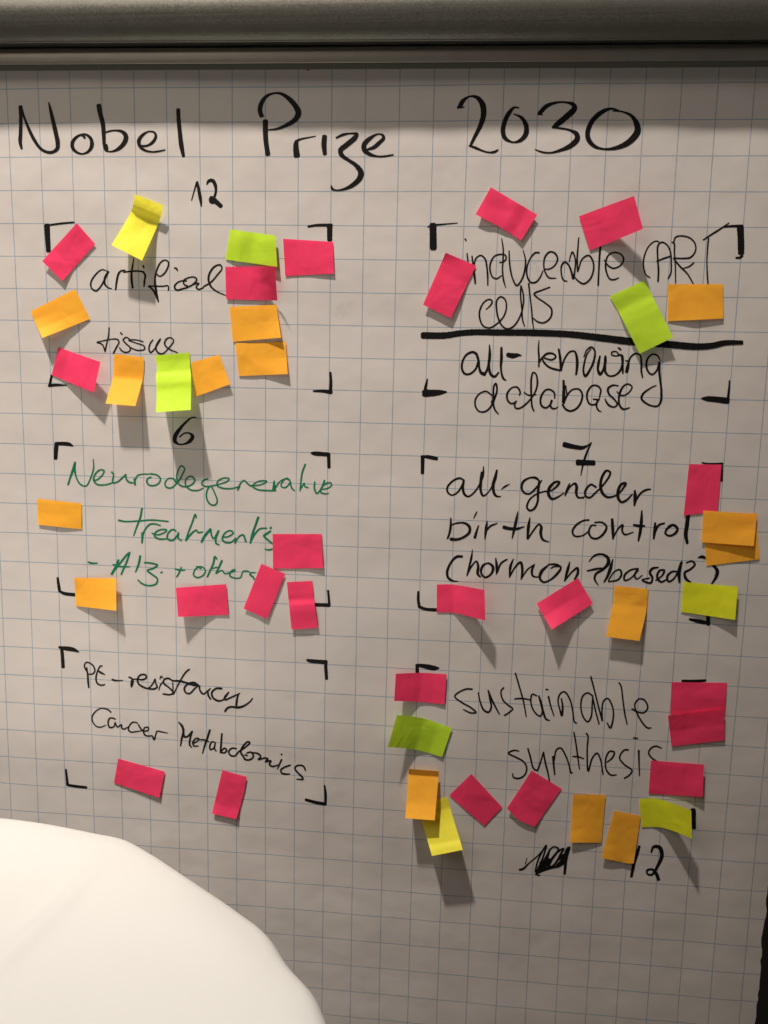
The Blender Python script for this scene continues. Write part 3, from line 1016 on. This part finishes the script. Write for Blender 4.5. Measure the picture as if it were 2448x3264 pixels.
write('"synthesis" handwritten in thin black marker', M_BLACK, """
P 555,650,7 520,643,10 475,665,10 530,695,10 590,730,10 613,775,10 598,830,10 550,856,11 512,845,10 508,818,7
P 622,630,11 640,690,12 665,780,10 690,795,10 715,740,10 740,657,9
P 740,657,10 755,740,12 775,820,10 787,890,8
P 812,690,14 818,760,12 825,828,9
P 820,722,9 838,640,10 870,626,10 910,690,10 935,760,10 948,813,11 960,812,7
P 970,507,10 985,590,10 1000,700,10 1012,785,7
P 960,690,7 1000,692,10 1045,707,7
P 1062,515,10 1075,530,10 1070,640,10 1078,800,11 1110,700,10 1145,665,10 1170,710,10 1190,825,9
P 1218,735,7 1260,700,11 1275,658,10 1240,652,10 1210,710,10 1215,790,10 1250,830,10 1292,828,7
P 1382,640,10 1350,642,10 1315,700,10 1350,750,10 1408,795,10 1390,830,10 1350,855,9
P 1460,645,13 1462,740,10 1466,838,7
P 1420,550,10 1452,553,9
P 1632,628,7 1590,612,10 1550,630,10 1535,665,10 1560,702,10 1610,735,8
""")
write('scribbled-out black number', M_BLACK, """
Q 225,550,12 250,546,14 300,500,8 370,440,8 402,402,6
Q 283,462,4 272,508,5
Q 345,565,10 370,470,10 430,365,10 400,470,12 355,578,16 430,470,16 455,395,10 420,500,16 375,570,18 470,470,16 520,390,10 480,378,8 430,450,12 400,540,16 480,520,12 540,430,14 560,390,10 500,430,12 450,530,16 520,520,12 570,460,14 590,385,12 550,470,12 500,530,10 560,500,12 600,378,22 580,460,20 568,580,14
Q 350,582,16 380,595,8
Q 385,500,26 420,500,30 450,470,22
Q 520,470,20 560,440,20
Q 395,560,14 480,535,8 550,510,8
""")
write('black "12" below the sustainable synthesis box', M_BLACK, """
Q 1133,372,16 1115,430,22 1090,510,20 1072,603,18
Q 1222,420,10 1240,378,18 1285,382,26 1303,440,26 1272,520,20 1225,588,14 1192,580,12 1192,555,14 1230,548,14 1260,580,22 1278,626,22
""")
write('small red speck under the clamp strip', simple("red_speck", (.35, .03, .02)), """
1 1326,300,8 1334,300,8
""", name="speck")

# ---------------------------------------------------------------- sticky notes
# corners tl, tr, br, bl in an enlargement; rows of lift in millimetres (rows go down the note, columns across)


def polyline(P, t):
    c = catmull([(p[0], p[1]) for p in P], 1.0)
    d = np.r_[0, np.cumsum(np.linalg.norm(np.diff(c, axis=0), axis=1))]
    d /= d[-1]
    return np.stack([np.interp(t, d, c[:, 0]), np.interp(t, d, c[:, 1])], -1)


def spline1(vals, t):
    """smooth interpolation of evenly spaced values without overshoot"""
    vals = np.asarray(vals, float)
    n = len(vals)
    if n == 1:
        return np.full_like(t, vals[0])
    x = np.clip(t, 0, 1) * (n - 1)
    i = np.minimum(x.astype(int), n - 2)
    u = x - i
    d = np.diff(vals)
    m = np.zeros(n)
    m[0], m[-1] = d[0], d[-1]
    for k in range(1, n - 1):
        m[k] = 0 if d[k - 1] * d[k] <= 0 else 2 * d[k - 1] * d[k] / (d[k - 1] + d[k])
    lin = vals[i] * (1 - u) + vals[i + 1] * u
    return .72 * lin + .28 * ((2 * u ** 3 - 3 * u * u + 1) * vals[i] + (u ** 3 - 2 * u * u + u) * m[i]
            + (-2 * u ** 3 + 3 * u * u) * vals[i + 1] + (u ** 3 - u * u) * m[i + 1])


def note(k, col, corners, lifts, label, top=None, bot=None, left=None, right=None, base=.45, group="sticky notes on the flip chart"):
    tl, tr, br, bl = [np.array(T(k, *c)) for c in corners]

    def edge(a, b, mids):
        return [a] + [np.array(T(k, *m_)) for m_ in (mids or [])] + [b]
    NU, NV = 24, 30
    t_u = np.linspace(0, 1, NU + 1)
    t_v = np.linspace(0, 1, NV + 1)
    Te, Be = polyline(edge(tl, tr, top), t_u), polyline(edge(bl, br, bot), t_u)
    Le, Re = polyline(edge(tl, bl, left), t_v), polyline(edge(tr, br, right), t_v)
    lf = np.array(lifts, float)
    if lf.ndim == 1:
        lf = lf[:, None]
    tmp = np.array([spline1(r, t_u) for r in lf])            # rows x NU+1
    H = np.array([spline1(tmp[:, i], t_v) for i in range(NU + 1)]).T
    r_ = random.Random(label)
    ph = [r_.uniform(0, 6.28) for _ in range(4)]
    pts = []
    for j, v in enumerate(t_v):
        for i, u in enumerate(t_u):
            P = ((1 - v) * Te[i] + v * Be[i] + (1 - u) * Le[j] + u * Re[j]
                 - ((1 - u) * (1 - v) * tl + u * (1 - v) * tr + u * v * br + (1 - u) * v * bl))
            wob = .15 * (math.sin(5 * u + 3 * v + ph[0]) * math.sin(4 * v - 2 * u + ph[1])) + .05 * math.sin(9 * u + ph[2]) * math.sin(7 * v + ph[3])
            h = (base + max(-.15, H[j, i]) + wob) * mm
            pts.append(sheet_point(P[0], P[1], h))
    cen = np.array(pts[(NV // 2) * (NU + 1) + NU // 2])
    faces = []
    for j in range(NV):
        for i in range(NU):
            a = j * (NU + 1) + i
            faces.append((a, a + NU + 1, a + NU + 2, a + 1))
    o = mesh_obj("sticky_note", [p - cen for p in pts], faces, col)
    o.location = tuple(cen)
    tag(o, label, "sticky note", group)
    return o


# box "artificial tissue"
note('3', M_PINK, [(248, 168), (337, 268), (178, 446), (82, 350)], [[.6, .6], [.3, .3], [.6, .2], [2.2, 1.8]],
     "tilted pink sticky note with a crumpled lower end, left of the curled yellow note")
note('D', M_YELLOW, [(563, 262), (862, 380), (640, 965), (317, 800)], [[4.7, 4.5], [4.6, 4.4], [3.9, 3.7], [.9, .8], [1.0, .9], [1.9, 1.7], [3.4, 3.0], [5.2, 4.6], [7.2, 6.2], [9.4, 8], [11.8, 9.8]],
     "bright yellow sticky note curling forward below a dark folded strip, above the word artifical", left=[(530, 425)], right=[(838, 500)])
note('3', M_LIME, [(985, 198), (1202, 228), (1212, 378), (963, 342)], [[.2, 1.2, .6, 2.0, 2.6], [.3, 1.4, .7, 2.3, 3.2]],
     "green sticky note at the top of the column of four right of the word artifical", base=.4)
note('3', M_PINK, [(962, 378), (1200, 375), (1213, 540), (966, 533)], [[.4, .3, .4, 2.6, 8, 14.5], [.3, .2, .3, 1.2, 3.4, 7], [.3, .3, .3, .3, .8, 1.6]],
     "pink sticky note between the green and orange ones, touching the end of artifical", base=.9)
note('3', M_ORANGE, [(982, 570), (1208, 560), (1230, 718), (998, 738)], [[.3, .3, .3, .3], [.3, .5, .2, 1.2], [.3, .9, 1.2, 3.6]],
     "orange sticky note directly below the pink one in the column of four", base=.6)
note('3', M_ORANGE, [(1010, 745), (1253, 738), (1262, 893), (1027, 903)], [[.2, .2, .2], [.2, .2, .7], [.3, .6, 2.8]],
     "orange sticky note at the bottom of the column of four, shaded by the one above")
note('3', M_PINK, [(1240, 243), (1480, 258), (1485, 410), (1250, 422)], [[.2, .2, .3], [.2, .2, .5], [.2, .3, 1.2]],
     "flat pink sticky note under the top right corner mark, right of the green one")
note('3', M_ORANGE, [(25, 592), (240, 485), (312, 628), (82, 720)], [[.4, .3, .3], [.6, .4, .3], [2.6, .4, .3], [6.6, 2.2, .4]],
     "orange sticky note left of the words artifical tissue, its lower left corner lifted")
note('3', M_PINK, [(160, 765), (362, 835), (330, 983), (127, 898)], [[.3, .3, 3, 6, 9], [.3, .3, 2.8, 5.4, 8]],
     "pink sticky note with lifted right end, just left of the curled orange note")
note('3', M_ORANGE, [(428, 797), (570, 813), (530, 1047), (387, 1035)], [.3, .2, .1, 0, .2, 2.3, 4.5, 6.7, 9.0, 11.4],
     "curled orange sticky note between a pink and a tall lime one, casting a long shadow", left=[(423, 900)], right=[(570, 890)])
note('E', M_LIME, [(1240, 575), (1608, 543), (1620, 1150), (1253, 1175)], [.2, .2, 1.0, 2.2, 5.2, 7.4, 8.4, 10.4, 12.8, 15.6, 18.4],
     "tall wavy lime green sticky note hanging above the number 6", left=[(1262, 700), (1252, 800), (1258, 960)], right=[(1612, 680), (1622, 800)])
note('3', M_ORANGE, [(798, 838), (933, 800), (985, 942), (815, 1003)], [[.3, .3], [.5, .6], [1.5, 2.4]],
     "small tilted orange sticky note tucked behind the tall lime one", base=.3)
# box "Neurodegenerative Treatments"
note('5', M_ORANGE, [(57, 467), (270, 490), (272, 614), (62, 592)], [[.2, .3, .2], [.3, .5, .3], [.8, 1.0, .3]],
     "orange sticky note alone at the left, level with the green word Treatments")
note('5', M_ORANGE, [(235, 847), (438, 850), (438, 1005), (245, 983)], [[.2, 1.2, 2.6, 4], [.2, 1.6, 3.6, 5.8], [.2, 2.4, 5.2, 8]],
     "orange sticky note on the bottom left corner mark below the dash before Alz.")
note('5', M_PINK, [(725, 895), (966, 878), (978, 1025), (735, 1035)], [[5, 2.8, .8, .3, .5], [6.4, 3.8, 1.4, .3, .5], [8, 5, 2.2, .3, .5]],
     "pink sticky note below the green word others, its lower left corner lifted")
note('5', M_PINK, [(1135, 780), (1250, 828), (1163, 1045), (1050, 995)], [[.5, .8], [.4, 1.0], [.4, 1.0], [.8, 1.2]],
     "slanted pink sticky note covering the end of the green word others", base=.6)
note('5', M_PINK, [(1258, 868), (1380, 862), (1408, 1088), (1280, 1095)], [.3, .5, .6, .2, 1.7, 1.9, 1.6, 1.5, 1.7],
     "upright pink sticky note with a bright crease, right of the slanted pink one", right=[(1390, 960)])
note('K', M_PINK, [(825, 1003), (1345, 1003), (1358, 1363), (830, 1368)], [[.2, .2, .3, .2], [.2, .3, .4, .8], [.3, .5, .5, 2.0]],
     "wide pink sticky note covering the end of the green word Treatments")
# box "PE-resistancy"
note('7', M_PINK, [(447, 630), (672, 693), (645, 820), (427, 747)], [[.2, .3, .4], [.3, .6, 1.0], [.3, .9, 1.4]],
     "pink sticky note tilted clockwise below the word Cancer")
note('7', M_PINK, [(948, 686), (1065, 718), (1015, 922), (898, 895)], [[.4, .5], [.3, .6], [.3, .6], [.3, .7], [1.7, 2.0]],
     "upright pink sticky note with a curled lower end below the word Metabolomics", right=[(1050, 800)])
# box "induceable CART cells"
note('4', M_PINK, [(382, 53), (596, 180), (522, 298), (312, 178)], [[.3, .3, .3, 1.1, .5, 1.6], [1.0, .7, .5, 1.2, .5, 1.6], [2.6, 2.4, 1.6, 1.4, .7, 1.6]],
     "pink sticky note tilted clockwise and creased at its right end, above the word induceable", bot=[(430, 240)])
note('4', M_PINK, [(788, 187), (1042, 93), (1083, 245), (838, 345)], [[.4, .6, 4.8, 9.2, 13.6], [.5, .7, 5.0, 9.6, 14]],
     "pink sticky note tilted anticlockwise with lifted right end, above the end of induceable")
note('4', M_LIME, [(930, 555), (1090, 482), (1222, 745), (1068, 820)], [[.2, .3], [.4, .4], [.2, .3], [1.4, 1.5], [2.2, 2.4], [2.4, 3.0], [2.8, 3.8], [3.0, 4.6], [3.2, 5.2]],
     "creased lime green sticky note overlapping the thick black line", left=[(985, 655)])
note('4', M_ORANGE, [(1197, 500), (1452, 500), (1453, 658), (1197, 670)], [[.3, .3, .3], [.2, .7, .4], [.3, 1.7, .9]],
     "orange sticky note under the letters CART, right of the creased lime one")
note('F', M_PINK, [(238, 312), (528, 435), (285, 930), (25, 803)], [[2.2, .4, .2], [.3, .3, .3], [.2, .2, .2], [.9, .9, .9], [1.5, 1.5, 1.6], [1.9, 1.9, 1.9], [2.0, 2.0, 2.0]],
     "pink sticky note leaning over the start of induceable, left of the word cells", base=.6)
# box "all-gender birth control"
note('6', M_PINK, [(1295, 172), (1445, 175), (1427, 390), (1270, 410)], [[.2, .2], [.2, .3], [.3, .4], [.3, .5]],
     "flat upright pink sticky note covering the top right corner mark, above the word control")
note('M', M_ORANGE, [(1160, 700), (1580, 640), (1612, 1012), (1185, 1065)], [[.1, .1, .1], [.1, .2, .2], [.3, .3, .4]],
     "orange sticky note mostly hidden under another orange one beside control", base=.25)
note('M', M_ORANGE, [(1162, 622), (1592, 650), (1565, 906), (1145, 876)], [[.3, .3, .6], [.3, .5, 1.2], [.4, 1.4, 3.4]],
     "orange sticky note stuck over another orange one at the right edge beside control", base=1.1)
note('6', M_PINK, [(133, 727), (353, 752), (357, 893), (133, 855)], [[.2, .2, .2, 4.2, 8.2, 12.3, 16.4], [.2, .2, .2, 3.4, 6.7, 10, 13.4]],
     "pink sticky note below the start of hormon, its lifted right part over a slanting shadow", top=[(205, 727)], bot=[(205, 857)])
note('6', M_PINK, [(593, 815), (783, 697), (852, 815), (662, 935)], [[1.6, .4, .3], [4.6, 1.0, .6], [11, 3.6, 2.0]],
     "pink sticky note tilted anticlockwise under the end of the word hormon")
note('6', M_ORANGE, [(952, 732), (1108, 748), (1067, 987), (912, 967)], [.2, .2, .4, 1.9, 3.3, 4.8, 6.2],
     "upright orange sticky note between a tilted pink and an acid yellow one below based", left=[(940, 840)], right=[(1098, 850)])
note('6', M_OLIVE, [(1268, 715), (1520, 738), (1508, 890), (1258, 853)], [[.3, .2, .8, 3.0], [.3, .6, 1.4, 3.6], [.3, .8, 2.2, 4.6]],
     "acid yellow sticky note under the closing bracket of the line ending in based")
# box "sustainable synthesis"
note('8', M_PINK, [(82, 90), (297, 92), (288, 220), (75, 205)], [[8, 4.2, .8, .2, .8], [8.5, 4.4, .8, .2, .9]],
     "pink sticky note under the top left corner mark, directly above a dark green one", top=[(185, 86)], bot=[(170, 208)], base=.8)
note('8', M_LIME, [(87, 265), (320, 320), (278, 443), (48, 400)], [[10, 5.6, 1.4, .2, 1.0], [11.6, 6.4, 1.5, .2, 1.3]],
     "dark green sticky note in the left column between a pink and an orange one", top=[(190, 277)], bot=[(165, 412)], base=.3)
note('8', M_ORANGE, [(137, 493), (265, 503), (247, 711), (122, 702)], [2.2, .3, 1.4, 2.6, 3.8, 5, 6.2, 7.6, 9.4, 11.2, 13.2],
     "orange sticky note hanging forward over a bright yellow one, below the dark green one", base=1.6)
note('8', M_YELLOW, [(171, 638), (302, 612), (366, 836), (235, 862)], [.3, .2, .2, 1.4, 3, 4.8, 6.8, 8.8, 10.8, 14.2, 16.6],
     "bright yellow sticky note partly behind an orange one, over a long wide shadow", right=[(315, 665)], base=.3)
note('8', M_PINK, [(402, 514), (533, 655), (457, 735), (308, 605)], [[.3, .5, .4], [.3, .6, .4]],
     "flat pink sticky note turned like a diamond, right of the orange and yellow pair", base=.35)
note('8', M_PINK, [(657, 500), (785, 577), (670, 739), (553, 660)], [[.3, .3], [.3, .3], [.5, .4], [2.4, 1.6]],
     "pink sticky note with a curled lower edge, touching the y of synthesis", bot=[(600, 707)])
note('8', M_ORANGE, [(833, 600), (971, 603), (953, 806), (820, 805)], [[1.0, .6], [.3, .3], [.5, .4], [1.4, .4], [3.4, .5]],
     "upright orange sticky note between the scribbled-out number and the lower orange note")
note('Q', M_ORANGE, [(940, 105), (1143, 143), (1090, 502), (845, 462)], [[.4, .3, .3, .3], [.5, .5, .4, .4], [.9, .9, .9, .8], [1.6, 1.6, 1.3, .7], [2.7, 2.6, 1.5, 2.2]],
     "orange sticky note with a folded lower corner touching the number 12", bot=[(968, 487), (1045, 503)])
note('Q', M_OLIVE, [(1130, 15), (1525, 103), (1530, 318), (1150, 230)], [[.3, .2, 1.5, 6.7, 12, 17.2], [.3, .2, 1.5, 6.8, 12.2, 17.6]],
     "acid yellow bent sticky note with lifted right end, above the lower number 12", top=[(1250, 12), (1390, 52)], bot=[(1283, 230), (1400, 262)])
note('8', M_PINK, [(1250, 125), (1485, 128), (1475, 262), (1245, 262)], [[.2, .2, .3], [.2, .3, .8], [.2, .3, .5]],
     "upper pink sticky note of the overlapping pair right of the word sustainable", base=.3)
note('8', M_PINK, [(1235, 267), (1475, 238), (1475, 372), (1250, 398)], [[2.6, 1.4, 2.2], [.6, .3, .8], [.4, .4, .7]],
     "lower pink sticky note of the overlapping pair right of the word sustainable", base=1.0)
note('8', M_PINK, [(1163, 457), (1388, 475), (1382, 612), (1153, 597)], [[.3, .3, .9, 3.2], [.3, .3, 1.1, 4.0]],
     "pink sticky note covering the last letter of the word synthesis")

# ---------------------------------------------------------------- cloth-covered table in the foreground
ZT = -.55
trace = [(-260, 2590), (0, 2611), (120, 2626), (230, 2646), (330, 2667), (370, 2672), (400, 2683), (440, 2708), (480, 2731), (540, 2772),
         (620, 2826), (700, 2880), (765, 2925), (820, 2963), (848, 2995), (872, 3035), (895, 3070), (940, 3115), (975, 3150), (996, 3185), (1010, 3220), (1026, 3264)]
ring = [onZ(x, y, ZT) for x, y in trace]
cx, cy = .03, -.485
ang = [math.atan2(p[1] - cy, p[0] - cx) for p in ring]
rad = [math.hypot(p[0] - cx, p[1] - cy) for p in ring]
0 and print("table", [(round(math.degrees(a)), round(r, 3)) for a, r in zip(ang, rad)])


_o = sorted(zip(ang, rad))
_c = catmull([(q[0] * .4, q[1]) for q in _o], .0015)
SA, SR = _c[:, 0] / .4, _c[:, 1]
_k = np.exp(-.5 * (np.arange(-12, 13) / 5.0) ** 2)
SR = np.convolve(np.pad(SR, 12, mode='edge'), _k / _k.sum(), 'valid')


def radius(a):
    lo, hi = min(ang), max(ang)
    a = (a + math.pi) % (2 * math.pi) - math.pi
    order = sorted(zip(ang, rad))
    A = [q[0] for q in order]
    Rr = [q[1] for q in order]
    if lo <= a <= hi:
        return float(np.interp(a, SA, SR))
    # outside the traced arc fade to a plain round edge
    d = min(abs((a - hi + math.pi) % (2 * math.pi) - math.pi), abs((a - lo + math.pi) % (2 * math.pi) - math.pi))
    end = Rr[-1] if abs((a - hi + math.pi) % (2 * math.pi) - math.pi) < abs((a - lo + math.pi) % (2 * math.pi) - math.pi) else Rr[0]
    w = min(1, d / .8)
    w = w * w * (3 - 2 * w)
    return end * (1 - w) + .40 * w


def fold(x, y):
    """soft pulls in the stretched cloth"""
    def crease(p, q, w, a):
        p, q = np.array(p), np.array(q)
        d = q - p
        L = np.linalg.norm(d)
        d = d / L
        r = np.array((x, y)) - p
        s = r @ d
        n = r @ np.array((-d[1], d[0]))
        t = min(max(s / L, 0), 1)
        e = math.sin(math.pi * t)
        return a * e * math.exp(-(n / w) ** 2)
    c1a, c1b = onZ(-120, 3230, ZT)[:2], onZ(330, 2745, ZT)[:2]
    c2a, c2b = onZ(500, 2860, ZT)[:2], onZ(860, 3120, ZT)[:2]
    c3a, c3b = onZ(-200, 3060, ZT)[:2], onZ(300, 2800, ZT)[:2]
    return (crease(c1a, c1b, .007, .0045) + crease(c2a, c2b, .012, .0026) - crease(c3a, c3b, .016, .0034)
            + .0006 * math.sin(30 * x + 20 * y) + .0004 * math.sin(47 * x - 25 * y))


NA, tv, tf = 720, [], []
prof = [(.0, 0), (.15, 0), (.3, 0), (.4, 0), (.5, 0), (.58, 0), (.66, 0), (.74, 0), (.80, 0), (.85, 0), (.89, 0), (.925, 0), (.95, -.0006)]
rings = []
for s, dz in prof:
    rings.append([(s, 0.0, dz)] * NA)
for off, dz in [(-.010, -.0015), (-.006, -.003), (-.003, -.0052), (-.001, -.008), (0, -.012), (-.0005, -.017), (-.002, -.022), (-.005, -.028), (-.012, -.05), (-.05, -.15), (-.12, -.30), (-.18, -.5), (-.21, -.75)]:
    rings.append([(1.0, off, dz)] * NA)
for ri, rg in enumerate(rings):
    for i in range(NA):
        a = 2 * math.pi * i / NA
        r0 = radius(a) + .0015 + .006 * min(1, max(0, (a - .35) / .7))
        s, off, dz = rg[i]
        r = r0 * s + off
        x, y = cx + r * math.cos(a), cy + r * math.sin(a)
        z = ZT + .003 + dz
        if s < 1 or off > -.011 and dz > -.002:
            z += fold(x, y)
        if dz < -.02:
            r += .004 * math.sin(14 * a) * min(1, -dz / .1)
            x, y = cx + r * math.cos(a), cy + r * math.sin(a)
        tv.append((x, y, z))
for ri in range(len(rings) - 1):
    for i in range(NA):
        a, b = ri * NA + i, ri * NA + (i + 1) % NA
        tf.append((a, a + NA, b + NA, b))
m_cloth, nt, p = mat("white_stretch_cloth")
p.inputs["Base Color"].default_value = (.61, .60, .575, 1)
p.inputs["Roughness"].default_value = .85
p.inputs["Specular IOR Level"].default_value = .15
p.inputs["Sheen Weight"].default_value = .15
tc = nd(nt, "ShaderNodeTexCoord")
n_ = nd(nt, "ShaderNodeTexNoise")
n_.inputs["Scale"].default_value = 14
n_.inputs["Detail"].default_value = 3
nt.links.new(tc.outputs["Object"], n_.inputs["Vector"])
bp = nd(nt, "ShaderNodeBump")
bp.inputs["Strength"].default_value = .3
bp.inputs["Distance"].default_value = .006
nt.links.new(n_.outputs[0], bp.inputs["Height"])
nt.links.new(bp.outputs[0], p.inputs["Normal"])
cloth = mesh_obj("tablecloth", tv, tf, m_cloth)
tag(cloth, "white stretched cloth over the rounded edge of a table in the foreground", "tablecloth")
